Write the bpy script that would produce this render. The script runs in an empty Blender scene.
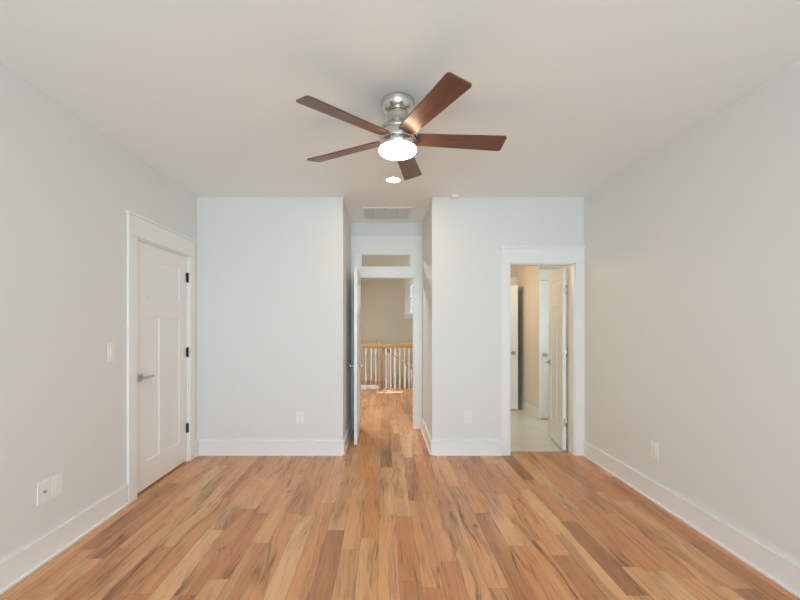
import bpy, bmesh, math, random
from mathutils import Vector, Matrix
random.seed(4)
S = bpy.context.scene
COL = S.collection
R = math.radians

# ------------------------------------------------------------------ camera
cam = bpy.data.cameras.new('camera')
cam.sensor_width = 36.0
cam.lens = 410.0 / 800.0 * 36.0
cam.shift_x = 0.02
cam.shift_y = 0.03125
cam.clip_start = 0.05
co = bpy.data.objects.new('camera', cam)
co.location = (0, 0, 1.384)
co.rotation_euler = (R(90), 0, 0)
COL.objects.link(co)
S.camera = co

# ------------------------------------------------------------------ world, sun, daylight, exposure
S.view_settings.view_transform = 'Standard'
S.view_settings.look = 'None'
S.view_settings.gamma = 1.0
S.view_settings.use_curve_mapping = False
S.view_settings.exposure = 0.27
S.cycles.use_denoising = True
S.cycles.max_bounces = 14
S.cycles.diffuse_bounces = 10
S.cycles.transparent_max_bounces = 12
S.cycles.caustics_reflective = False
S.cycles.caustics_refractive = False
S.cycles.sample_clamp_indirect = 6.0

W = bpy.data.worlds.new('sky')
S.world = W
W.use_nodes = True
bgn = W.node_tree.nodes['Background']
bgn.inputs['Color'].default_value = (0.62, 0.75, 0.95, 1)
bgn.inputs['Strength'].default_value = 0.9


def light(name, kind, loc, energy, color, **kw):
    l = bpy.data.lights.new(name, kind)
    l.energy = energy
    l.color = color
    o = bpy.data.objects.new(name, l)
    o.location = loc
    d = kw.pop('aim', None)
    if d is not None:
        o.rotation_euler = Vector(d).to_track_quat('-Z', 'Y').to_euler()
    for k, v in kw.items():
        setattr(l, k, v)
    COL.objects.link(o)
    return o


REAR = -2.1
light('sunlight', 'SUN', (3, 14, 8), 18.0, (1.0, 0.93, 0.80), aim=(-0.70, -1.45, -1.9), angle=R(0.6))
WIN_REAR = [(-1.14, -0.04), (0.18, 1.28)]
for a, b in WIN_REAR:
    light('window_daylight', 'AREA', ((a + b) / 2, REAR - 0.22, 1.28), 62.0, (0.632, 0.836, 0.985), aim=(0, 1, 0.0), spread=R(140),
          shape='RECTANGLE', size=b - a, size_y=1.72)
light('hall_fill', 'AREA', (-0.92, 6.9, 2.70), 50.0, (0.90, 0.97, 0.95), aim=(0, 0, -1), shape='DISK', size=0.35)  # added fill under the hall ceiling, out of view, brightens the hall
light('stair_daylight', 'AREA', (0.95, 10.32, 1.9), 14.0, (0.90, 0.95, 1.0), aim=(0, -1, 0), shape='RECTANGLE', size=0.66, size_y=1.2)
light('bath_daylight', 'AREA', (3.22, 5.25, 1.55), 11.0, (0.66, 0.88, 1.0), aim=(-1, 0, -0.1), shape='RECTANGLE', size=0.8, size_y=1.1)
light('vanity_lamp', 'AREA', (0.98, 6.00, 2.15), 9.5, (1.0, 0.74, 0.44), aim=(1, 0, -0.30), shape='RECTANGLE', size=1.5, size_y=0.15)

# ------------------------------------------------------------------ materials


def mat(name, color=(0.8, 0.8, 0.8), rough=0.5, metal=0.0, emit=None, estr=0.0, spec=None):
    m = bpy.data.materials.new(name)
    m.use_nodes = True
    b = m.node_tree.nodes['Principled BSDF']
    b.inputs['Base Color'].default_value = (*color, 1)
    b.inputs['Roughness'].default_value = rough
    b.inputs['Metallic'].default_value = metal
    if spec is not None:
        b.inputs['Specular IOR Level'].default_value = spec
    if emit:
        b.inputs['Emission Color'].default_value = (*emit, 1)
        b.inputs['Emission Strength'].default_value = estr
    return m


class NT:
    """small node-tree writer"""

    def __init__(self, m):
        self.t = m.node_tree
        self.b = self.t.nodes['Principled BSDF']

    def n(self, typ, **kw):
        x = self.t.nodes.new(typ)
        for k, v in kw.items():
            setattr(x, k, v)
        return x

    def l(self, a, b):
        self.t.links.new(a, b)

    def put(self, sock, v):
        if hasattr(v, 'is_output'):
            self.l(v, sock)
        else:
            sock.default_value = v

    def m(self, op, a, b=0.0, c=0.0):
        x = self.n('ShaderNodeMath', operation=op)
        self.put(x.inputs[0], a)
        self.put(x.inputs[1], b)
        self.put(x.inputs[2], c)
        return x.outputs[0]

    def vec(self, x, y, z):
        c = self.n('ShaderNodeCombineXYZ')
        self.put(c.inputs[0], x)
        self.put(c.inputs[1], y)
        self.put(c.inputs[2], z)
        return c.outputs[0]

    def noise(self, v, scale=1.0, detail=3.0, rough=0.5, dist=0.0):
        x = self.n('ShaderNodeTexNoise')
        self.l(v, x.inputs['Vector'])
        x.inputs['Scale'].default_value = scale
        x.inputs['Detail'].default_value = detail
        x.inputs['Roughness'].default_value = rough
        x.inputs['Distortion'].default_value = dist
        return x.outputs['Fac']

    def white(self, v, dim='2D'):
        x = self.n('ShaderNodeTexWhiteNoise', noise_dimensions=dim)
        if dim == '1D':
            self.put(x.inputs['W'], v)
        else:
            self.l(v, x.inputs['Vector'])
        return x.outputs['Value']

    def ramp(self, f, stops, interp='LINEAR'):
        x = self.n('ShaderNodeValToRGB')
        x.color_ramp.interpolation = interp
        e = x.color_ramp.elements
        while len(e) < len(stops):
            e.new(0.5)
        for el, (p, c) in zip(e, stops):
            el.position = p
            el.color = (*c, 1) if len(c) == 3 else c
        self.l(f, x.inputs['Fac'])
        return x.outputs['Color']

    def maprange(self, v, a, b, c, d):
        x = self.n('ShaderNodeMapRange')
        self.put(x.inputs[0], v)
        for i, q in enumerate((a, b, c, d)):
            self.put(x.inputs[i + 1], q)
        return x.outputs[0]

    def mix(self, f, a, b, blend='MIX'):
        x = self.n('ShaderNodeMix', data_type='RGBA', blend_type=blend)
        self.put(x.inputs[0], f)
        for s, v in ((x.inputs[6], a), (x.inputs[7], b)):
            if hasattr(v, 'is_output'):
                self.l(v, s)
            else:
                s.default_value = (*v, 1)
        return x.outputs[2]

    def xyz(self):
        tc = self.n('ShaderNodeTexCoord')
        s = self.n('ShaderNodeSeparateXYZ')
        self.l(tc.outputs['Object'], s.inputs[0])
        return tc.outputs['Object'], s.outputs[0], s.outputs[1], s.outputs[2]

    def bump(self, h, strength, dist=0.01):
        x = self.n('ShaderNodeBump')
        x.inputs['Strength'].default_value = strength
        x.inputs['Distance'].default_value = dist
        self.l(h, x.inputs['Height'])
        self.l(x.outputs[0], self.b.inputs['Normal'])


def paint(name, color, rough, tone=0.012, bump=0.03):
    m = mat(name, color, rough)
    t = NT(m)
    v, x, y, z = t.xyz()
    f = t.noise(v, 1.6, 3)
    c = t.mix(f, tuple(q * (1 - tone) for q in color), tuple(min(1, q * (1 + tone)) for q in color))
    t.l(c, t.b.inputs['Base Color'])
    t.bump(t.noise(v, 380, 2), bump, 0.002)
    return m


def wood_floor():
    m = mat('hickory_planks', rough=0.3)
    t = NT(m)
    v, x, y, z = t.xyz()
    w = 0.116
    X = t.m('DIVIDE', t.m('ADD', x, 50.03), w)
    row = t.m('FLOOR', X)
    fx = t.m('FRACT', X)
    r1 = t.white(row, '1D')
    r2 = t.white(t.m('ADD', row, 0.37), '1D')
    L = t.m('MULTIPLY_ADD', r1, 0.75, 0.62)
    Y = t.m('DIVIDE', t.m('MULTIPLY_ADD', r2, 5.0, t.m('ADD', y, 40.0)), L)
    colm = t.m('FLOOR', Y)
    fy = t.m('FRACT', Y)
    pid = t.white(t.vec(row, colm, 0.0), '2D')
    pid2 = t.white(t.vec(t.m('ADD', row, 0.5), colm, 0.0), '2D')
    pid3 = t.white(t.vec(row, t.m('ADD', colm, 0.5), 0.0), '2D')
    base = t.ramp(pid, [(0.0, (0.350, 0.153, 0.069)), (0.05, (0.474, 0.214, 0.095)), (0.18, (0.639, 0.265, 0.110)),
                        (0.42, (0.721, 0.321, 0.136)), (0.62, (0.762, 0.367, 0.162)), (0.82, (0.814, 0.428, 0.198)),
                        (1.0, (0.845, 0.493, 0.245))])
    # heartwood / sapwood bands that wander along a plank
    wob = t.m('MULTIPLY', t.m('SUBTRACT', t.noise(t.vec(t.m('MULTIPLY', x, 3.0), t.m('MULTIPLY', y, 1.1), t.m('MULTIPLY', pid, 31.0)), 1.0, 2), 0.5), 0.16)
    xw = t.m('ADD', x, wob)
    band = t.noise(t.vec(t.m('MULTIPLY', xw, 13.0), t.m('MULTIPLY', y, 0.55), t.m('MULTIPLY', pid2, 57.0)), 1.0, 2)
    bf = t.maprange(band, 0.50, 0.66, 0.0, 0.55)
    bf = t.m('MULTIPLY', bf, t.maprange(pid3, 0.25, 0.8, 0.15, 1.0))
    c = t.mix(bf, base, (0.36, 0.165, 0.075))
    lf = t.m('MULTIPLY', t.maprange(band, 0.46, 0.30, 0.0, 0.5), t.maprange(pid2, 0.3, 0.8, 0.0, 1.0))
    c = t.mix(lf, c, (0.83, 0.51, 0.26))
    # fine grain
    g = t.noise(t.vec(t.m('MULTIPLY', xw, 85.0), t.m('MULTIPLY', y, 2.6), t.m('MULTIPLY', pid, 73.0)), 1.0, 4, 0.6)
    c = t.mix(t.maprange(g, 0.30, 0.74, 0.27, 0.0), c, (0.24, 0.105, 0.045))
    # dark mineral streaks and short cracks
    s = t.noise(t.vec(t.m('MULTIPLY', xw, 36.0), t.m('MULTIPLY', y, 1.4), t.m('MULTIPLY', pid2, 91.0)), 1.0, 3, 0.55, 0.6)
    sf = t.m('MULTIPLY', t.maprange(s, 0.60, 0.69, 0.0, 0.80), t.maprange(pid2, 0.30, 0.62, 0.0, 1.0))
    c = t.mix(sf, c, (0.105, 0.046, 0.022))
    # clustered fine spalting lines, in patches
    pm = t.noise(t.vec(t.m('MULTIPLY', xw, 7.0), t.m('MULTIPLY', y, 1.5), t.m('MULTIPLY', pid3, 41.0)), 1.0, 2)
    s2 = t.noise(t.vec(t.m('MULTIPLY', xw, 70.0), t.m('MULTIPLY', y, 3.2), t.m('MULTIPLY', pid3, 63.0)), 1.0, 3, 0.6, 0.4)
    pf = t.maprange(pm, 0.53, 0.66, 0.0, 1.0)
    c = t.mix(t.m('MULTIPLY', pf, 0.30), c, (0.33, 0.165, 0.085))
    c = t.mix(t.m('MULTIPLY', pf, t.maprange(s2, 0.50, 0.62, 0.0, 0.75)), c, (0.15, 0.068, 0.034))
    # dark wandering line where heartwood meets sapwood
    ln_ = t.m('ABSOLUTE', t.m('SUBTRACT', band, 0.56))
    thick = t.noise(t.vec(t.m('MULTIPLY', x, 6.0), t.m('MULTIPLY', y, 2.2), t.m('MULTIPLY', pid, 17.0)), 1.0, 2)
    wl = t.maprange(ln_, 0.0, t.maprange(thick, 0.42, 0.75, 0.0005, 0.035), 0.75, 0.0)
    wl = t.m('MULTIPLY', wl, t.maprange(pid3, 0.40, 0.55, 0.0, 1.0))
    c = t.mix(wl, c, (0.13, 0.055, 0.028))
    # knots
    vo = t.n('ShaderNodeTexVoronoi')
    t.l(t.vec(t.m('MULTIPLY', xw, 4.2), t.m('MULTIPLY', y, 2.2), 0.0), vo.inputs['Vector'])
    vo.inputs['Scale'].default_value = 1.0
    kf = t.maprange(vo.outputs['Distance'], 0.035, 0.085, 0.75, 0.0)
    c = t.mix(t.m('MULTIPLY', kf, t.maprange(pid3, 0.38, 0.42, 0.0, 1.0)), c, (0.085, 0.036, 0.018))
    # seams between planks
    ex = t.m('MINIMUM', fx, t.m('SUBTRACT', 1.0, fx))
    ey = t.m('MULTIPLY', t.m('MINIMUM', fy, t.m('SUBTRACT', 1.0, fy)), L)
    e = t.m('MINIMUM', t.m('MULTIPLY', ex, w), ey)
    gap = t.maprange(e, 0.0006, 0.0020, 0.60, 0.0)
    c = t.mix(gap, c, (0.10, 0.05, 0.028))
    t.l(c, t.b.inputs['Base Color'])
    t.l(t.maprange(g, 0.2, 0.8, 0.22, 0.36), t.b.inputs['Roughness'])
    t.b.inputs['Specular IOR Level'].default_value = 0.42
    h = t.m('SUBTRACT', t.m('MULTIPLY', g, 0.25), gap)
    t.bump(h, 0.12, 0.002)
    return m


def tile_floor():
    m = mat('marbled_tile', rough=0.28)
    t = NT(m)
    v, x, y, z = t.xyz()
    X = t.m('DIVIDE', t.m('ADD', x, 50.1), 0.305)
    row = t.m('FLOOR', X)
    Y = t.m('DIVIDE', t.m('ADD', t.m('ADD', y, 40.0), t.m('MULTIPLY', row, 0.203)), 0.61)
    fx, fy = t.m('FRACT', X), t.m('FRACT', Y)
    pid = t.white(t.vec(row, t.m('FLOOR', Y), 0.0), '2D')
    d = t.noise(t.vec(t.m('ADD', x, t.m('MULTIPLY', pid, 9.0)), y, pid), 2.3, 5, 0.55, 0.8)
    vein = t.m('ABSOLUTE', t.m('SUBTRACT', d, 0.52))
    c = t.ramp(d, [(0.3, (0.74, 0.72, 0.67)), (0.55, (0.83, 0.81, 0.77)), (0.75, (0.79, 0.77, 0.72))])
    c = t.mix(t.maprange(vein, 0.0, 0.012, 0.40, 0.0), c, (0.40, 0.36, 0.32))
    ex = t.m('MULTIPLY', t.m('MINIMUM', fx, t.m('SUBTRACT', 1.0, fx)), 0.305)
    ey = t.m('MULTIPLY', t.m('MINIMUM', fy, t.m('SUBTRACT', 1.0, fy)), 0.61)
    e = t.m('MINIMUM', ex, ey)
    c = t.mix(t.maprange(e, 0.001, 0.0025, 0.45, 0.0), c, (0.5, 0.46, 0.4))
    t.l(c, t.b.inputs['Base Color'])
    return m


def stained_wood(name, c0, c1, axis=0, rough=0.4, scale=1.0):
    m = mat(name, c0, rough)
    t = NT(m)
    v, x, y, z = t.xyz()
    q = [x, y, z]
    k = [60.0 * scale] * 3
    k[axis] = 3.0 * scale
    vv = t.vec(*[t.m('MULTIPLY', a, b) for a, b in zip(q, k)])
    g = t.noise(vv, 1.0, 4, 0.6, 0.4)
    t.l(t.mix(t.maprange(g, 0.3, 0.7, 0.0, 1.0), c0, c1), t.b.inputs['Base Color'])
    t.bump(g, 0.05, 0.001)
    return m


def glass(name):
    m = bpy.data.materials.new(name)
    m.use_nodes = True
    t = m.node_tree
    t.nodes.remove(t.nodes['Principled BSDF'])
    out = t.nodes['Material Output']
    tr = t.nodes.new('ShaderNodeBsdfTransparent')
    tr.inputs[0].default_value = (0.97, 0.985, 0.975, 1)
    gl = t.nodes.new('ShaderNodeBsdfGlossy')
    gl.inputs['Roughness'].default_value = 0.02
    fr = t.nodes.new('ShaderNodeFresnel')
    ge = t.nodes.new('ShaderNodeNewGeometry')
    io = t.nodes.new('ShaderNodeMath')
    io.operation = 'MULTIPLY_ADD'
    t.links.new(ge.outputs['Backfacing'], io.inputs[0])
    io.inputs[1].default_value = 1 / 1.5 - 1.5
    io.inputs[2].default_value = 1.5
    t.links.new(io.outputs[0], fr.inputs[0])
    mx = t.nodes.new('ShaderNodeMixShader')
    t.links.new(fr.outputs[0], mx.inputs[0])
    t.links.new(tr.outputs[0], mx.inputs[1])
    t.links.new(gl.outputs[0], mx.inputs[2])
    t.links.new(mx.outputs[0], out.inputs[0])
    return m


M_wall = paint('wall_paint', (0.762, 0.768, 0.755), 0.65)
M_ceil = paint('ceiling_paint', (0.87, 0.90, 0.895), 0.8)
M_hall = paint('hall_paint', (0.70, 0.645, 0.53), 0.7)
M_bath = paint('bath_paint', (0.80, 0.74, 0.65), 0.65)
M_trim = paint('trim_enamel', (0.86, 0.86, 0.85), 0.32, 0.004, 0.0)
M_door = paint('door_enamel', (0.85, 0.85, 0.84), 0.36, 0.004, 0.01)
M_floor = wood_floor()
M_tile = tile_floor()
M_nickel = mat('brushed_nickel', (0.70, 0.67, 0.63), 0.26, 1.0)
M_satin = mat('satin_nickel', (0.52, 0.50, 0.47), 0.34, 1.0)
M_black = mat('black_steel', (0.022, 0.020, 0.019), 0.45, 0.5)
M_dark = mat('shadow_gap', (0.03, 0.028, 0.026), 0.7)
M_slot = mat('grey_slot', (0.32, 0.32, 0.31), 0.6)
M_walnut = stained_wood('walnut_blade', (0.105, 0.040, 0.024), (0.185, 0.075, 0.045), 0, 0.34)
M_oak = stained_wood('oak_rail', (0.52, 0.28, 0.12), (0.64, 0.37, 0.17), 0, 0.35)
M_oakv = stained_wood('oak_post', (0.52, 0.28, 0.12), (0.64, 0.37, 0.17), 2, 0.35)
M_plate = mat('white_plastic', (0.86, 0.86, 0.85), 0.3)
M_vent = mat('white_steel', (0.83, 0.81, 0.78), 0.4)
M_bowl = mat('lit_frosted_glass', (0.9, 0.88, 0.84), 0.4, emit=(1.0, 0.73, 0.45), estr=34.0)
M_lens = mat('lit_lens', (0.9, 0.88, 0.84), 0.4, emit=(1.0, 0.74, 0.44), estr=95.0)
M_glass = glass('clear_glass')
M_ext = mat('outside_siding', (0.6, 0.6, 0.58), 0.8)

# ------------------------------------------------------------------ mesh helpers


class MB:
    def __init__(self):
        self.bm = bmesh.new()

    def box(self, x0, x1, y0, y1, z0, z1, mtx=None):
        v = [self.bm.verts.new((x, y, z)) for x in (x0, x1) for y in (y0, y1) for z in (z0, z1)]
        for f in ((0, 1, 3, 2), (4, 6, 7, 5), (0, 4, 5, 1), (2, 3, 7, 6), (0, 2, 6, 4), (1, 5, 7, 3)):
            self.bm.faces.new([v[i] for i in f])
        if mtx is not None:
            for q in v:
                q.co = mtx @ q.co
        return self

    def lathe(self, prof, n=48, origin=(0, 0, 0), axis='Z', smooth=True):
        """prof: list of (r, z). closed at both ends when r == 0"""
        ox, oy, oz = origin

        def P(r, a, z):
            p = (r * math.cos(a), r * math.sin(a), z)
            if axis == 'Y':
                p = (p[0], p[2], p[1])
            elif axis == 'X':
                p = (p[2], p[0], p[1])
            return (p[0] + ox, p[1] + oy, p[2] + oz)
        rings = []
        for r, z in prof:
            if r < 1e-6:
                rings.append([self.bm.verts.new(P(0, 0, z))])
            else:
                rings.append([self.bm.verts.new(P(r, 2 * math.pi * i / n, z)) for i in range(n)])
        for a, b in zip(rings, rings[1:]):
            for i in range(n):
                j = (i + 1) % n
                if len(a) == 1 and len(b) == 1:
                    continue
                if len(a) == 1:
                    f = self.bm.faces.new((a[0], b[j], b[i]))
                elif len(b) == 1:
                    f = self.bm.faces.new((a[i], a[j], b[0]))
                else:
                    f = self.bm.faces.new((a[i], a[j], b[j], b[i]))
                f.smooth = smooth
        return self

    def cyl(self, p, q, r, n=16, r2=None):
        p, q = Vector(p), Vector(q)
        r2 = r if r2 is None else r2
        d = (q - p)
        rot = d.to_track_quat('Z', 'Y').to_matrix()
        A, B = [], []
        for i in range(n):
            a = 2 * math.pi * i / n
            u = Vector((math.cos(a), math.sin(a), 0))
            A.append(self.bm.verts.new(p + rot @ (u * r)))
            B.append(self.bm.verts.new(q + rot @ (u * r2)))
        for i in range(n):
            j = (i + 1) % n
            f = self.bm.faces.new((A[i], A[j], B[j], B[i]))
            f.smooth = True
        self.bm.faces.new(A[::-1])
        self.bm.faces.new(B)
        return self

    def prism(self, pts, y0, y1, mtx=None):
        """pts: outline in x, z; extruded along y"""
        a = [self.bm.verts.new((x, y0, z)) for x, z in pts]
        b = [self.bm.verts.new((x, y1, z)) for x, z in pts]
        n = len(pts)
        self.bm.faces.new(a)
        self.bm.faces.new(b[::-1])
        for i in range(n):
            j = (i + 1) % n
            self.bm.faces.new((a[j], a[i], b[i], b[j]))
        if mtx is not None:
            for q in a + b:
                q.co = mtx @ q.co
        return self

    def build(self, name, m, parent=None, bevel=0.0, seg=2):
        bmesh.ops.recalc_face_normals(self.bm, faces=self.bm.faces[:])
        me = bpy.data.meshes.new(name)
        self.bm.to_mesh(me)
        self.bm.free()
        me.materials.append(m)
        o = bpy.data.objects.new(name, me)
        COL.objects.link(o)
        if parent is not None:
            o.parent = parent
        if bevel:
            b = o.modifiers.new('soft_edges', 'BEVEL')
            b.width = bevel
            b.segments = seg
            b.limit_method = 'ANGLE'
            b.angle_limit = R(40)
        return o


def tag(o, label, cat, group=None, kind=None):
    o['label'] = label
    o['category'] = cat
    if group:
        o['group'] = group
    if kind:
        o['kind'] = kind
    return o


def thing(name, label, cat, loc=(0, 0, 0), rz=0.0, group=None, kind=None):
    o = bpy.data.objects.new(name, None)
    o.empty_display_size = 0.1
    o.location = loc
    o.rotation_euler = (0, 0, rz)
    COL.objects.link(o)
    return tag(o, label, cat, group, kind)


def struct(name, mb, m, label, cat, bevel=0.0):
    return tag(mb.build(name, m, None, bevel), label, cat, None, 'structure')


def copy_tree(o, parent=None):
    c = o.copy()
    COL.objects.link(c)
    if parent is not None:
        c.parent = parent
    for ch in list(o.children):
        copy_tree(ch, c)
    return c


def wall_x(mb, x0, x1, y0, y1, z0, z1, openings):
    """a wall running along x; openings = (xa, xb, za, zb)"""
    cuts = sorted({x0, x1, *[o[0] for o in openings], *[o[1] for o in openings]})
    for a, b in zip(cuts, cuts[1:]):
        z = z0
        for oa, ob, za, zb in sorted(openings, key=lambda q: q[2]):
            if oa <= a + 1e-6 and ob >= b - 1e-6:
                if za > z + 1e-6:
                    mb.box(a, b, y0, y1, z, za)
                z = zb
        if z < z1 - 1e-6:
            mb.box(a, b, y0, y1, z, z1)
    return mb


def wall_y(mb, x0, x1, y0, y1, z0, z1, openings):
    cuts = sorted({y0, y1, *[o[0] for o in openings], *[o[1] for o in openings]})
    for a, b in zip(cuts, cuts[1:]):
        z = z0
        for oa, ob, za, zb in sorted(openings, key=lambda q: q[2]):
            if oa <= a + 1e-6 and ob >= b - 1e-6:
                if za > z + 1e-6:
                    mb.box(x0, x1, a, b, z, za)
                z = zb
        if z < z1 - 1e-6:
            mb.box(x0, x1, a, b, z, z1)
    return mb


# ------------------------------------------------------------------ room shell
H = 2.74
XL, XR = -1.988, 2.125          # side walls
YB = 4.358                      # back wall face
T = 0.12
AL, AR = -0.436, 0.511          # alcove sides
YA = 5.45                       # alcove end wall face
YH = 8.95                       # hall floor edge at the stair
YS = 10.05                      # stair back wall
HL, HR = -1.30, 0.76            # hall side walls
BL, BR, BB = 0.88, 2.275, 7.02  # bathroom left, right, back

# openings
CD = (3.275, 4.168, 0.0, 2.085)            # closet door in left wall (y range)
BD = (1.332, 2.026, 0.0, 2.040)            # bathroom door in back wall (x range)
HD = (-0.362, 0.402, 0.0, 2.022)           # hall door (x range)
TR = (-0.300, 0.358, 2.150, 2.325)         # transom light above it

fl = MB()
fl.box(XL - T, XR + T, REAR - T, YB, -0.10, 0.0)
fl.box(BD[0], BD[1], YB, YB + 0.11, -0.10, 0.0)
fl.box(AL - 0.1, AR + 0.1, YB, YA, -0.10, 0.0)
fl.box(HD[0], HD[1], YA, YA + T, -0.10, 0.0)
fl.box(HL, HR, YA + T, YH, -0.10, 0.0)
struct('floor', fl, M_floor, 'hickory plank floor running through the room and hall', 'floor')

cl = MB()
cl.box(XL - T, XR + T, REAR - T, YB + T, H, H + 0.1)
cl.box(AL - T, AR + T, YB + T, YA + T, H, H + 0.1)
struct('ceiling', cl, M_ceil, 'flat off-white ceiling of the bedroom and its alcove', 'ceiling')

struct('wall_left', wall_y(MB(), XL - T, XL, REAR - T, YB + T, 0, H, [CD]), M_wall, 'left bedroom wall with the closed closet door', 'wall')
struct('wall_right', MB().box(XR, XR + T, REAR - T, YB, 0, H), M_wall, 'plain right bedroom wall with one low outlet', 'wall')
wb = MB()
wb.box(XL, AL, YB, YB + T, 0, H)
wall_x(wb, AR, XR + T, YB, YB + T, 0, H, [BD])
struct('wall_back', wb, M_wall, 'back bedroom wall on both sides of the alcove', 'wall')
wr = wall_x(MB(), XL, XR, REAR - T, REAR, 0, H, [(a, b, 0.40, 2.14) for a, b in WIN_REAR])
struct('wall_rear', wr, M_wall, 'window wall of the bedroom behind the viewer', 'wall')
struct('wall_alcove_left', MB().box(AL - T, AL, YB + T, YA, 0, H), M_wall, 'left side wall of the entry alcove', 'wall')
struct('wall_alcove_right', MB().box(AR, AR + T, YB + T, YA, 0, H), M_wall, 'right side wall of the entry alcove', 'wall')
struct('wall_alcove_end', wall_x(MB(), HL - T, HR, YA, YA + T, 0, H, [HD, TR]), M_wall, 'alcove end wall holding the hall doorway and transom', 'wall')

# hall and stairwell
hw = MB()
hw.box(HL - T, HL, YA + T, YS, -1.6, H)
struct('wall_hall_left', hw, M_hall, 'beige left wall of the hall beyond the doorway', 'wall')
hw = MB()
hw.box(HR, HR + 0.1, YA + T, YH, 0, H)
struct('wall_hall_right', hw, M_hall, 'beige right wall of the hall beyond the doorway', 'wall')
SW = (0.605, 1.25, 1.66, 2.43)
struct('wall_stair_back', wall_x(MB(), HL - T, 3.2, YS, YS + T, -1.6, H, [SW]), M_hall, 'beige stairwell wall behind the railing', 'wall')
hw = MB()
hw.box(3.2, 3.3, YH, YS + T, -1.6, H)
hw.box(HR + 0.1, 3.2, YH - 0.1, YH, -1.6, H)
hw.box(HL, HR + 0.1, YH - 0.1, YH, -1.6, -0.10)
hw.box(HL - T, 3.3, YH - 0.1, YS + T, -1.7, -1.6)
struct('wall_stair_side', hw, M_hall, 'side walls and foot of the stairwell', 'wall')
struct('ceiling_hall', MB().box(HL - T, 3.3, YA + T, YS + T, H, H + 0.1), M_ceil, 'ceiling of the hall and stairwell', 'ceiling')

# bathroom
BC = 6.02                       # corner where the bathroom steps back to the right
RDR = (2.292, 2.93, 0.0, 2.055)  # door facing the bedroom, right of that corner (x range)
LDR = (1.60, 2.25, 0.0, 2.04)   # door in the bathroom's back wall
struct('floor_bathroom', MB().box(BL - T, 3.0, YB + 0.11, 7.9, -0.10, -0.002), M_tile, 'pale marbled tile floor of the bathroom', 'floor')
struct('wall_bathroom_left', MB().box(BL - T, BL, YB + T, 7.9, 0, H), M_bath, 'left wall of the bathroom', 'wall')
struct('wall_bathroom_right', wall_x(MB().box(BR, BR + T, BC + T, 7.9, 0, H), BR, 3.0, BC, BC + T, 0, H, [RDR]), M_bath, 'warm lit right wall of the bathroom', 'wall')
bw = wall_x(MB(), BL, BR, BB, BB + T, 0, H, [LDR])
bw.box(BL, BR, 7.8, 7.9, 0, H)
struct('wall_bathroom_back', bw, M_bath, 'back wall of the bathroom with the linen closet', 'wall')
struct('ceiling_bathroom', MB().box(BL - T, 3.1, YB + T, 7.9, H, H + 0.1), M_ceil, 'ceiling of the bathroom', 'ceiling')
bx = MB()
wall_y(bx, 3.0, 3.1, YB + T, 7.9, 0, H, [(4.83, 5.67, 0.95, 2.10)])
bx.box(BR + T, 3.0, YB + T, YB + 0.16, 0, H)
bx.box(BR + T, 3.0, 7.8, 7.9, 0, H)
bx.box(2.26, 2.34, YB + T, 5.16, 0, H)     # unseen return wall, added to keep the gap beside the open door dark
struct('wall_bathroom_far', bx, M_bath, 'walls of the small room off the bathroom', 'wall')
# closet behind the left door
cb = MB()
cb.box(XL - 0.75, XL - 0.70, 3.0, YB + T, 0, H)
cb.box(XL - 0.70, XL - T, 2.95, 3.0, 0, H)
cb.box(XL - 0.70, XL - T, YB, YB + T, 0, H)
cb.box(XL - 0.75, XL - T, 2.95, YB + T, H, H + 0.1)
cb.box(XL - 0.75, XL - T, 2.95, YB + T, -0.10, 0)
struct('wall_closet', cb, M_wall, 'inside of the closet behind the left door', 'wall')

# ------------------------------------------------------------------ baseboards
BBH = 0.158


def base_run(mb, p, q, out):
    """baseboard from p to q along a wall, 'out' = unit normal into the room"""
    px, py = p
    qx, qy = q
    ox, oy = out

    def slab(t, z0, z1):
        xs = sorted((px, qx, px + ox * t, qx + ox * t))
        ys = sorted((py, qy, py + oy * t, qy + oy * t))
        mb.box(xs[0], xs[-1], ys[0], ys[-1], z0, z1)
    slab(0.015, 0, BBH - 0.016)
    slab(0.020, BBH - 0.016, BBH)
    slab(0.026, 0, 0.016)


b = MB(); base_run(b, (XL, REAR), (XL, 3.155), (1, 0)); base_run(b, (XL, 4.275), (XL, YB), (1, 0))
struct('baseboard_left', b, M_trim, 'white baseboard along the left wall', 'baseboard', 0.003)
b = MB(); base_run(b, (XR, REAR), (XR, YB - 0.022), (-1, 0))
struct('baseboard_right', b, M_trim, 'white baseboard along the right wall', 'baseboard', 0.003)
b = MB(); base_run(b, (XL + 0.026, YB), (AL, YB), (0, -1)); base_run(b, (AR, YB), (1.242, YB), (0, -1))
struct('baseboard_back', b, M_trim, 'white baseboard along the back wall', 'baseboard', 0.003)
b = MB(); base_run(b, (AL, YB - 0.015), (AL, YA - 0.02), (1, 0))
struct('baseboard_alcove_left', b, M_trim, 'white baseboard on the left side of the alcove', 'baseboard', 0.003)
b = MB(); base_run(b, (AR, YB - 0.015), (AR, YA - 0.02), (-1, 0))
struct('baseboard_alcove_right', b, M_trim, 'white baseboard on the right side of the alcove', 'baseboard', 0.003)
b = MB()
base_run(b, (BR, BC), (BR, BB), (-1, 0)); base_run(b, (BL, YB + T), (BL, BB), (1, 0)); base_run(b, (BL, BB), (1.51, BB), (0, -1))
struct('baseboard_bathroom', b, M_trim, 'white baseboard around the bathroom', 'baseboard', 0.003)
b = MB()
base_run(b, (HL, YA + T), (HL, YH), (1, 0)); base_run(b, (HR, YA + T), (HR, YH), (-1, 0))
struct('baseboard_hall', b, M_trim, 'white baseboard along the hall walls', 'baseboard', 0.003)
b = MB()
base_run(b, (XL, REAR), (XR, REAR), (0, 1))
struct('baseboard_rear', b, M_trim, 'white baseboard under the rear windows', 'baseboard', 0.003)

# ------------------------------------------------------------------ door casings (built in wall space u, depth, z then placed)


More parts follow.
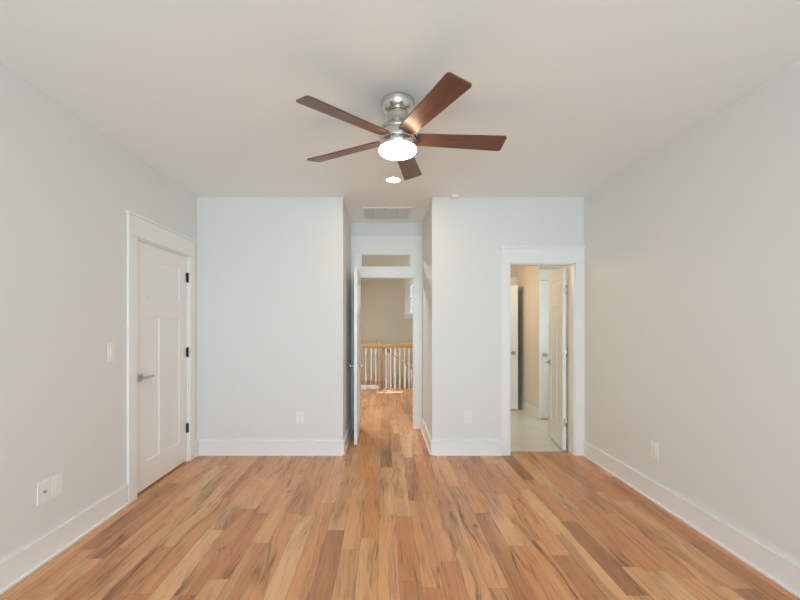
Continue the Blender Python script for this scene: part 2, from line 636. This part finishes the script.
def casing(name, label, place, a, b, top, lw, rw, head, transom=None, depth=T, cap=0.018, both=True):
    """place(u, d, z): d = 0 at the wall face, positive out of the wall"""
    mb = MB()

    def bx(u0, u1, d0, d1, z0, z1):
        c0, c1 = place(u0, d0, z0), place(u1, d1, z1)
        xs, ys, zs = zip(c0, c1)
        mb.box(min(xs), max(xs), min(ys), max(ys), min(zs), max(zs))
    t = 0.019
    bx(a - lw, a, 0, t, 0, top)
    bx(b, b + rw, 0, t, 0, top)
    if transom is None:
        bx(a - lw, b + rw, 0, t + 0.006, top, top + 0.016)
        bx(a - lw, b + rw, 0, t, top + 0.016, head - 0.018)
        bx(a - lw - min(cap, lw), b + rw + min(cap, 0.006 if rw > 0.12 else cap), 0, t + 0.014, head - 0.018, head)
    else:
        ta, tb, t0, t1 = transom
        bx(a - lw, ta, 0, t, top, t1)
        bx(tb, b + rw, 0, t, top, t1)
        bx(ta, tb, 0, t + 0.004, top, t0)
        bx(a - lw, b + rw, 0, t + 0.005, t1, t1 + 0.014)
        bx(a - lw, b + rw, 0, t, t1 + 0.014, head)
        # transom lining
        bx(ta, ta + 0.010, -depth, t, t0, t1)
        bx(tb - 0.010, tb, -depth, t, t0, t1)
        bx(ta, tb, -depth, t, t1 - 0.010, t1)
        bx(ta, tb, -depth, t, t0, t0 + 0.010)
    # jambs and stops lining the opening
    j = 0.012
    bx(a, a + j, -depth, 0.004, 0, top)
    bx(b - j, b, -depth, 0.004, 0, top)
    bx(a, b, -depth, 0.004, top - j, top)
    return struct(name, mb, M_trim, label, 'door trim', 0.002), bx


casing('trim_1', 'white casing with tall head board around the closed left door', lambda u, d, z: (XL + d, u, z), CD[0], CD[1], CD[3], 0.108, 0.100, 2.265)
casing('trim_2', 'white casing around the bathroom doorway by the right wall', lambda u, d, z: (u, YB - d, z), BD[0], BD[1], BD[3], 0.090, XR - BD[1] - 0.001, 2.215)
tr3, _ = casing('trim_3', 'white casing around the hall doorway and its transom', lambda u, d, z: (u, YA - d, z), HD[0], HD[1], HD[3], HD[0] - AL - 0.001, AR - HD[1] - 0.001, 2.565, TR)
casing('trim_4', 'white casing around the closed door facing the bathroom entrance', lambda u, d, z: (u, BC - d, z), RDR[0], RDR[1], RDR[3], 0.016, 0.06, 2.20)
casing('trim_5', 'white casing around the linen closet in the bathroom', lambda u, d, z: (u, BB - d, z), LDR[0], LDR[1], LDR[3], 0.09, 0.02, 2.20)
sp = MB().box(HD[1] - 0.0125, HD[1] - 0.0145, YA + 0.004, YA + 0.03, 0.88, 0.94)
sp.box(HD[1] - 0.0105, HD[1] - 0.015, YA + 0.012, YA + 0.022, 0.895, 0.925)
sp.build('strike_plate', M_satin, tr3)['label'] = 'small metal strike plate on the right jamb'
# transom glass
w1 = thing('window_1', 'narrow clear transom pane above the hall doorway', 'window', (0, YA + 0.05, 0), kind='structure')
MB().box(TR[0] + 0.010, TR[1] - 0.010, -0.003, 0.003, TR[2] + 0.010, TR[3] - 0.010).build('pane', M_glass, w1)
# wooden thresholds
struct('trim_6', MB().box(BD[0] + 0.012, BD[1] - 0.012, YB + 0.105, YB + 0.118, -0.05, 0.004), M_satin, 'thin metal strip between plank floor and bathroom tile', 'threshold', 0.001)

# ------------------------------------------------------------------ panelled doors


def leaf_mesh(Wd, Hd, th=0.035, st=0.115, mul=0.115, zb=0.235, zm=1.44, zmt=1.60, zt=1.95, rec=0.008, sl=0.008):
    mb = MB()
    bm = mb.bm
    c = Wd / 2
    xs = [0, st, c - mul / 2, c + mul / 2, Wd - st, Wd]
    zs = [0, zb, zm, zmt, zt, Hd]
    panels = [(1, 2, 1, 2), (3, 4, 1, 2), (1, 4, 3, 4)]
    inside = set()
    for a, b_, e, f in panels:
        for i in range(a, b_):
            for k in range(e, f):
                inside.add((i, k))
    for side in (-1, 1):
        y = side * th / 2
        yr = side * (th / 2 - rec)
        for i in range(5):
            for k in range(5):
                if (i, k) in inside:
                    continue
                bm.faces.new([bm.verts.new(p) for p in ((xs[i], y, zs[k]), (xs[i + 1], y, zs[k]), (xs[i + 1], y, zs[k + 1]), (xs[i], y, zs[k + 1]))])
        for a, b_, e, f in panels:
            o = [bm.verts.new(p) for p in ((xs[a], y, zs[e]), (xs[b_], y, zs[e]), (xs[b_], y, zs[f]), (xs[a], y, zs[f]))]
            n = [bm.verts.new(p) for p in ((xs[a] + sl, yr, zs[e] + sl), (xs[b_] - sl, yr, zs[e] + sl), (xs[b_] - sl, yr, zs[f] - sl), (xs[a] + sl, yr, zs[f] - sl))]
            bm.faces.new(n)
            for q in range(4):
                bm.faces.new((o[q], o[(q + 1) % 4], n[(q + 1) % 4], n[q]))
    h = th / 2
    for quad in (((0, -h, 0), (0, h, 0), (0, h, Hd), (0, -h, Hd)), ((Wd, -h, 0), (Wd, h, 0), (Wd, h, Hd), (Wd, -h, Hd)),
                 ((0, -h, 0), (Wd, -h, 0), (Wd, h, 0), (0, h, 0)), ((0, -h, Hd), (Wd, -h, Hd), (Wd, h, Hd), (0, h, Hd))):
        bm.faces.new([bm.verts.new(p) for p in quad])
    bmesh.ops.remove_doubles(bm, verts=bm.verts[:], dist=1e-5)
    return mb


def lever(parent, x, z, side, direction, th=0.035):
    """door lever on the face y = side*th/2, its bar pointing along direction*x"""
    y0 = side * th / 2
    h = MB().cyl((x, y0, z), (x, y0 + side * 0.045, z), 0.010, 16).build('handle', M_satin, parent)
    h['label'] = 'nickel lever handle'
    r = MB().box(x - 0.030, x + 0.030, min(y0, y0 + side * 0.009), max(y0, y0 + side * 0.009), z - 0.030, z + 0.030)
    r.build('rosette', M_satin, h, 0.003)
    l = MB()
    ya, yb = y0 + side * 0.040, y0 + side * 0.052
    pts = [(-0.013, -0.011), (0.02, -0.011), (0.122, -0.004), (0.124, 0.003), (0.120, 0.008), (0.02, 0.011), (-0.013, 0.011)]
    l.prism([(x + direction * p, z + q) for p, q in pts], min(ya, yb), max(ya, yb))
    l.build('lever', M_satin, h, 0.002)


def hinges(parent, zs, m, x, y, side, edge=False):
    for z in zs:
        hb = MB()
        hb.cyl((x, y, z - 0.045), (x, y, z + 0.045), 0.0075, 14)
        hb.cyl((x, y, z + 0.045), (x, y, z + 0.051), 0.0095, 14, 0.004)
        hb.cyl((x, y, z - 0.045), (x, y, z - 0.051), 0.0095, 14, 0.004)
        hb.box(x - 0.002, x + 0.030, y - side * 0.001, y + side * 0.0025, z - 0.044, z + 0.044)
        if edge:  # leaf of the hinge let into the door's edge
            hb.box(-0.0015, 0.001, -0.0175, 0.010, z - 0.044, z + 0.044)
        hb.build('hinge', m, parent)['label'] = 'black hinge' if m is M_black else 'nickel hinge'


# closed closet door in the left wall: hinged on its far side, its -y face turns to the room
lw_ = CD[1] - CD[0] - 0.030
d1 = thing('door_1', 'closed white three panel door in the left wall with black hinges', 'door', (XL - 0.026, CD[1] - 0.015, 0.018), R(-90), kind='structure')
leaf_mesh(lw_, 2.052, st=0.150, mul=0.150, zb=0.22, zm=1.425, zmt=1.585, zt=1.925).build('door_leaf', M_door, d1)
# local x runs to -Y (near), local +y runs to +X (room)
lever(d1, lw_ - 0.062, 0.935, 1, -1)
hinges(d1, (0.325, 1.09, 1.845), M_black, -0.004, 0.026, -1)

# hall door, open into the alcove along its left side
hl = 0.755
d2 = thing('door_2', 'white hall door standing open against the left side of the alcove', 'door', (HD[0] + 0.034, YA - 0.012, 0.012), R(-89.7), kind='structure')
leaf_mesh(hl, 2.025, zt=1.90).build('door_leaf', M_door, d2)
lever(d2, hl - 0.062, 0.90, 1, -1)
lever(d2, hl - 0.062, 0.90, -1, -1)
hinges(d2, (0.24, 1.02, 1.80), M_satin, -0.004, -0.026, 1)

# bathroom door, open into the bathroom
bl = 0.625
d3 = thing('door_3', 'white panel door open into the bathroom beside the right jamb', 'door', (1.979, YB + T + 0.022, 0.012), R(81.5), kind='structure')
leaf_mesh(bl, 2.00, zt=1.88).build('door_leaf', M_door, d3)
lever(d3, bl - 0.062, 0.915, 1, -1)
lever(d3, bl - 0.062, 0.915, -1, -1)
hinges(d3, (0.30, 1.07, 1.76), M_nickel, -0.006, -0.022, 1, True)

# linen closet door at the bathroom's end, half open
d4 = thing('door_4', 'cream lit half open door at the far left of the bathroom', 'door', (1.615, BB - 0.020, 0.012), R(-31), kind='structure')
leaf_mesh(0.655, 2.02).build('door_leaf', M_door, d4)
lever(d4, 0.655 - 0.062, 0.92, -1, -1)
lever(d4, 0.655 - 0.062, 0.92, 1, -1)
hinges(d4, (0.24, 1.02, 1.78), M_satin, -0.004, -0.024, 1)

# closed door facing the bathroom entrance
d5 = thing('door_5', 'bluish white closed door in the middle of the bathroom doorway view', 'door', (RDR[1] - 0.014, BC + 0.022, 0.012), R(180), kind='structure')
w5 = RDR[1] - RDR[0] - 0.028
leaf_mesh(w5, 2.025).build('door_leaf', M_door, d5)
lever(d5, w5 - 0.055, 0.935, 1, -1)

# ------------------------------------------------------------------ windows


def sash_window(name, label, x0, x1, z0, z1, y, inward, thick=0.12, at=None):
    """double-hung window; inward = +1 if the room lies on the +y side"""
    w = thing(name, label, 'window', (0, y, 0), kind='structure')
    if at:
        w.location, w.rotation_euler = at
    f = MB()
    t = 0.018 * inward
    ya, yb = sorted((0, t))
    f.box(x0 - 0.09, x0, ya, yb, z0, z1)
    f.box(x1, x1 + 0.09, ya, yb, z0, z1)
    f.box(x0 - 0.10, x1 + 0.10, ya, yb, z1, z1 + 0.12)
    f.box(x0 - 0.09, x1 + 0.09, ya, yb, z0 - 0.12, z0 - 0.03)
    yc, yd = sorted((0.045 * inward, -0.04 * inward))
    f.box(x0 - 0.11, x1 + 0.11, yc, yd, z0 - 0.03, z0)
    for a, b_ in ((x0, x0 + 0.02), (x1 - 0.02, x1)):
        q = sorted((0, -thick * inward))
        f.box(a, b_, q[0], q[1], z0, z1)
    f.box(x0, x1, q[0], q[1], z1 - 0.02, z1)
    f.build('window_frame', M_trim, w, 0.002)
    zm = (z0 + z1) / 2
    for k, (za, zb, off) in enumerate(((z0, zm + 0.02, 0.05), (zm - 0.02, z1 - 0.02, 0.085))):
        s = MB()
        ya, yb = sorted((-off * inward, -(off + 0.03) * inward))
        a, b_ = x0 + 0.02, x1 - 0.02
        s.box(a, a + 0.04, ya, yb, za, zb)
        s.box(b_ - 0.04, b_, ya, yb, za, zb)
        s.box(a + 0.04, b_ - 0.04, ya, yb, za, za + 0.04)
        s.box(a + 0.04, b_ - 0.04, ya, yb, zb - 0.04, zb)
        so = s.build('sash', M_trim, w)
        MB().box(a + 0.04, b_ - 0.04, (ya + yb) / 2 - 0.003, (ya + yb) / 2 + 0.003, za + 0.04, zb - 0.04).build('pane', M_glass, so)
    return w


sash_window('window_2', 'white framed stairwell window partly hidden by the hall door jamb', SW[0], SW[1], SW[2], SW[3], YS, -1)
sash_window('window_3', 'left of two sash windows behind the viewer', WIN_REAR[0][0], WIN_REAR[0][1], 0.40, 2.14, REAR, 1)
sash_window('window_4', 'right of two sash windows behind the viewer', WIN_REAR[1][0], WIN_REAR[1][1], 0.40, 2.14, REAR, 1)

sash_window('window_5', 'small bathroom window out of sight behind the open door', -0.42, 0.42, 0.95, 2.10, 0, 1, 0.10, ((3.0, 5.25, 0), (0, 0, R(90))))

# ------------------------------------------------------------------ stairs and railing beyond the hall
st_ = MB()
for k in range(6):
    x0 = 0.02 + 0.255 * k
    st_.box(x0, x0 + 0.285, YH + 0.03, YS, -0.19 * (k + 1) - 0.03, -0.19 * (k + 1))
    st_.box(x0, x0 + 0.02, YH + 0.03, YS, -0.19 * (k + 1), -0.19 * k - 0.03)
tag(st_.build('stairs', M_oak), 'stair flight going down to the right behind the railing', 'stairs', None, 'structure')
struct('trim_7', MB().box(HL, 0.02, YH, YS, -0.14, 0.0), M_floor, 'plank landing at the head of the stairs', 'landing')
struct('trim_8', MB().box(HL, -0.115, YH - 0.075, YH - 0.005, 0, 0.085), M_trim, 'low white curb under the left part of the railing', 'curb', 0.003)
struct('trim_9', MB().box(HL, HR, YH - 0.005, YH + 0.015, -0.14, 0.004), M_trim, 'floor edge board at the stair opening', 'floor edge')

RY = YH - 0.04


def newel(parent, x, y, ztop, w=0.042, z0=0.0):
    h = w / 2
    n = MB().box(x - h, x + h, y - h, y + h, z0, ztop - 0.03).build('newel_post', M_oakv, parent, 0.004)
    c = MB()
    c.box(x - h - 0.012, x + h + 0.012, y - h - 0.012, y + h + 0.012, ztop - 0.035, ztop - 0.020)
    c.lathe([(0, ztop + 0.028), (0.012, ztop + 0.026), (0.022, ztop + 0.012), (0.022, ztop), (0.012, ztop - 0.014), (0.018, ztop - 0.021)], 20, (x, y, 0))
    c.build('post_cap', M_oakv, n)
    return n


ra = thing('stair_railing', 'level oak handrail with white balusters across the end of the hall', 'railing', (0, RY, 0))
rail_prof = [(-0.030, 0.890), (0.030, 0.890), (0.036, 0.93), (0.028, 0.965), (0.0, 0.975), (-0.028, 0.965), (-0.036, 0.93)]
hr = MB()
a = [hr.bm.verts.new((HL, p, z)) for p, z in rail_prof]
b = [hr.bm.verts.new((HR, p, z)) for p, z in rail_prof]
hr.bm.faces.new(a); hr.bm.faces.new(b[::-1])
for i in range(len(a)):
    j = (i + 1) % len(a)
    hr.bm.faces.new((a[i], a[j], b[j], b[i]))
hr.build('handrail', M_oak, ra)
newel(ra, -0.100, 0, 1.055)
newel(ra, -0.490, 0, 1.055)


def baluster(parent, x, y, z0, z1, shoe):
    m = MB()
    m.box(x - 0.016, x + 0.016, y - 0.016, y + 0.016, z0, z0 + 0.20)
    m.lathe([(0.0165, z0 + 0.20), (0.019, z0 + 0.215), (0.012, z0 + 0.235), (0.0165, z0 + 0.30), (0.012, z1 - 0.19), (0.017, z1 - 0.17), (0.017, z1 - 0.16)], 14, (x, y, 0))
    m.box(x - 0.014, x + 0.014, y - 0.014, y + 0.014, z1 - 0.165, z1)
    o = m.build('baluster', M_trim, parent)
    if shoe:
        s = MB().box(x - 0.030, x + 0.030, y - 0.030, y + 0.030, z0, z0 + 0.05)
        s.box(x - 0.024, x + 0.024, y - 0.024, y + 0.024, z0 + 0.05, z0 + 0.07)
        s.build('shoe', M_oakv, o)
    return o


for x in (-0.86, -0.74, -0.615, -0.395, -0.275, -0.180):
    baluster(ra, x, 0, 0.085, 0.908, True)
for k in range(8):
    baluster(ra, 0.045 + 0.100 * k, 0, 0, 0.908, False)

rb = thing('descending_railing', 'oak stair rail sloping down to the right behind the level railing', 'railing', (0, YH + 0.09, 0))
newel(rb, -0.018, 0, 0.93, 0.05)
sl_ = 0.19 / 0.255
hr = MB()
x0, x1 = 0.0, 1.55
prof = [(-0.028, -0.03), (0.028, -0.03), (0.032, 0.0), (0.022, 0.026), (-0.022, 0.026), (-0.032, 0.0)]
a = [hr.bm.verts.new((x0, p, 0.885 - sl_ * x0 + z)) for p, z in prof]
b = [hr.bm.verts.new((x1, p, 0.885 - sl_ * x1 + z)) for p, z in prof]
hr.bm.faces.new(a); hr.bm.faces.new(b[::-1])
for i in range(len(a)):
    j = (i + 1) % len(a)
    hr.bm.faces.new((a[i], a[j], b[j], b[i]))
hr.build('handrail', M_oak, rb)
for k in range(12):
    x = 0.095 + 0.1275 * k
    step = int((x - 0.02) / 0.255)
    baluster(rb, x, 0, -0.19 * (step + 1), 0.862 - sl_ * x, False)

# ------------------------------------------------------------------ ceiling fan
FX, FY = 0.083, 2.488
fan = thing('ceiling_fan', 'five blade walnut and nickel ceiling fan with a lit bowl light', 'ceiling fan', (FX, FY, H))
# all z values below are measured down from the ceiling
MB().lathe([(0, 0), (0.101, 0), (0.103, -0.006), (0.101, -0.014), (0.100, -0.020), (0.098, -0.030), (0.093, -0.045), (0.080, -0.060), (0.068, -0.068), (0, -0.068)], 64).build('canopy', M_nickel, fan)
MB().lathe([(0, -0.066), (0.061, -0.066), (0.061, -0.073), (0, -0.073)], 48).build('canopy_seam', M_dark, fan)
MB().lathe([(0, -0.072), (0.064, -0.072), (0.066, -0.078), (0.064, -0.095), (0.062, -0.112), (0.064, -0.128), (0.072, -0.140), (0.090, -0.152), (0.104, -0.164), (0.111, -0.178), (0.112, -0.188), (0, -0.188)], 64).build('motor_housing', M_nickel, fan)
MB().lathe([(0, -0.186), (0.104, -0.186), (0.104, -0.258), (0, -0.258)], 48).build('rotor_core', M_dark, fan)
MB().lathe([(0, -0.193), (0.113, -0.193), (0.114, -0.197), (0.114, -0.241), (0.113, -0.245), (0, -0.245)], 64).build('rotor_band', M_nickel, fan)
MB().lathe([(0, -0.252), (0.113, -0.252), (0.114, -0.256), (0.114, -0.284), (0.110, -0.288), (0, -0.288)], 64).build('light_collar', M_nickel, fan)
bowl = MB().lathe([(0.104, -0.286), (0.111, -0.288), (0.113, -0.294), (0.111, -0.304), (0.103, -0.315), (0.086, -0.323), (0.055, -0.328), (0.0, -0.330)], 64).build('light_bowl', M_bowl, fan)
bowl['label'] = 'glowing frosted glass bowl'


def blade():
    r0, r1 = 0.112, 0.672
    w0, w1 = 0.104, 0.138
    out = []

    def corner(cx, cy, rad, a0, a1, n=5):
        for i in range(n + 1):
            a = R(a0 + (a1 - a0) * i / n)
            out.append((cx + rad * math.cos(a), cy + rad * math.sin(a)))
    corner(r0 + 0.012, -w0 / 2 + 0.012, 0.012, 180, 270)
    corner(r1 - 0.026, -w1 / 2 + 0.018, 0.018, 272, 345)
    corner(r1 - 0.018 - 0.004, w1 / 2 - 0.018, 0.018, -8, 88)
    corner(r0 + 0.012, w0 / 2 - 0.012, 0.012, 90, 180)
    mb = MB()
    t = 0.0045
    a = [mb.bm.verts.new((x, y, -t)) for x, y in out]
    b = [mb.bm.verts.new((x, y, t)) for x, y in out]
    mb.bm.faces.new(a[::-1]); mb.bm.faces.new(b)
    n = len(a)
    for i in range(n):
        mb.bm.faces.new((a[i], a[(i + 1) % n], b[(i + 1) % n], b[i]))
    return mb


bo = blade().build('blade', M_walnut, fan, 0.0015)
bo['label'] = 'dark walnut blade'
br = MB()
br.box(0.085, 0.165, -0.018, 0.018, 0.005, 0.010)
br.box(0.150, 0.185, -0.040, 0.040, 0.0047, 0.009)
for dy in (-0.028, 0, 0.028):
    br.cyl((0.168, dy, 0.009), (0.168, dy, 0.012), 0.006, 10)
br.build('blade_bracket', M_nickel, bo, 0.001)
PH, PITCH = 5.8, 13.0
for k in range(5):
    o = bo if k == 0 else copy_tree(bo, fan)
    o.location = (0, 0, -0.226)
    o.rotation_euler = (Matrix.Rotation(R(PH + 72 * k), 3, 'Z') @ Matrix.Rotation(R(-PITCH), 3, 'X')).to_euler()

# ------------------------------------------------------------------ other ceiling fittings
rl = thing('recessed_light', 'small round lit recessed downlight in the ceiling past the fan', 'ceiling light', (0.086, 3.822, H))
MB().lathe([(0.078, 0), (0.080, -0.003), (0.076, -0.007), (0.066, -0.008), (0.062, -0.004), (0.062, 0)], 48).build('trim_ring', M_plate, rl)
ln = MB().lathe([(0.063, -0.003), (0.050, -0.005), (0.0, -0.006)], 48).build('lens', M_lens, rl)
ln['label'] = 'glowing lens'

vt = thing('ceiling_vent', 'white louvred return air grille in the alcove ceiling', 'vent', (0.032, 4.985, H))
f = MB()
vw, vd = 0.295, 0.265
f.box(-vw, vw, -vd, -vd + 0.030, -0.012, 0)
f.box(-vw, vw, vd - 0.030, vd, -0.012, 0)
f.box(-vw, -vw + 0.030, -vd + 0.030, vd - 0.030, -0.012, 0)
f.box(vw - 0.030, vw, -vd + 0.030, vd - 0.030, -0.012, 0)
f.build('vent_frame', M_vent, vt, 0.003)
g = MB()
for i in range(23):
    y = -vd + 0.040 + i * 0.0205
    g.box(-vw + 0.03, vw - 0.03, -0.008, 0.008, -0.0008, 0.0008, Matrix.Translation((0, y, -0.0075)) @ Matrix.Rotation(R(20), 4, 'X'))
for x in (-0.135, 0.0, 0.135):
    g.box(x - 0.004, x + 0.004, -vd + 0.03, vd - 0.03, -0.0115, -0.004)
g.build('louvres', M_vent, vt)
MB().box(-vw + 0.02, vw - 0.02, -vd + 0.02, vd - 0.02, -0.0015, 0).build('backing', M_ceil, vt)

sd = thing('smoke_detector', 'small white round detector on the ceiling above the right back wall', 'smoke detector', (0.737, 4.275, H))
MB().lathe([(0, 0), (0.048, 0), (0.048, -0.008), (0, -0.008)], 40).build('mounting_base', M_plate, sd)
MB().lathe([(0, -0.008), (0.044, -0.008), (0.043, -0.020), (0.036, -0.028), (0.018, -0.031), (0, -0.031)], 40).build('cover', M_plate, sd)

# ------------------------------------------------------------------ wall plates (local: plate lies in x-z, faces -y)


def plate_root(name, label, cat, loc, rz, group=None):
    return thing(name, label, cat, loc, rz, group)


def rounded_plate(parent, w, h):
    MB().box(-w / 2, w / 2, -0.006, 0, -h / 2, h / 2).build('cover_plate', M_plate, parent, 0.004, 3)


def outlet(label, loc, rz, w=0.082, h=0.128):
    o = plate_root('wall_outlet', label, 'outlet', loc, rz)
    rounded_plate(o, w, h)
    for dz in (0.020, -0.020):
        r = MB()
        r.box(-0.0165, 0.0165, -0.0085, -0.005, dz - 0.0145, dz + 0.0145)
        ro = r.build('receptacle', M_plate, o, 0.002)
        s = MB()
        s.box(-0.0075, -0.0055, -0.0092, -0.008, dz - 0.001, dz + 0.008)
        s.box(0.0055, 0.0075, -0.0092, -0.008, dz - 0.001, dz + 0.008)
        s.cyl((0, -0.008, dz - 0.007), (0, -0.0092, dz - 0.007), 0.0026, 10)
        s.build('slots', M_slot, ro)
    MB().cyl((0, -0.005, 0), (0, -0.0075, 0), 0.003, 10).build('screw', M_plate, o)
    return o


outlet('low white outlet on the back wall left of the alcove', (-0.892, YB, 0.40), 0)
outlet('low white outlet on the back wall between alcove and bathroom door', (0.893, YB, 0.405), 0)
outlet('low white outlet on the right bedroom wall', (XR, 3.215, 0.405), R(-90))
bp = plate_root('wall_plate', 'white blank plate low on the left wall, right of the cable jack plate', 'wall plate', (XL, 2.487, 0.410), R(90))
rounded_plate(bp, 0.090, 0.132)
MB().box(-0.0165, 0.0165, -0.0075, -0.005, -0.033, 0.033).build('insert', M_plate, bp, 0.001)
for z in (0.048, -0.048):
    MB().cyl((0, -0.005, z), (0, -0.0072, z), 0.003, 10).build('screw', M_plate, bp)
cj = plate_root('cable_jack', 'white plate with dark cable jack low on the left wall', 'cable jack', (XL, 2.393, 0.410), R(90))
rounded_plate(cj, 0.090, 0.132)
MB().cyl((0, -0.005, 0), (0, -0.009, 0), 0.0085, 6).cyl((0, -0.009, 0), (0, -0.018, 0), 0.0052, 14).build('jack', M_satin, cj)['label'] = 'dark metal jack'
for z in (0.042, -0.042):
    MB().cyl((0, -0.005, z), (0, -0.0072, z), 0.003, 10).build('screw', M_plate, cj)
ls = plate_root('light_switch', 'white light switch on the left wall beside the closed door', 'light switch', (XL, 2.985, 1.188), R(90))
rounded_plate(ls, 0.080, 0.130)
MB().box(-0.0165, 0.0165, -0.010, -0.005, -0.033, 0.033).build('rocker', M_plate, ls, 0.003)
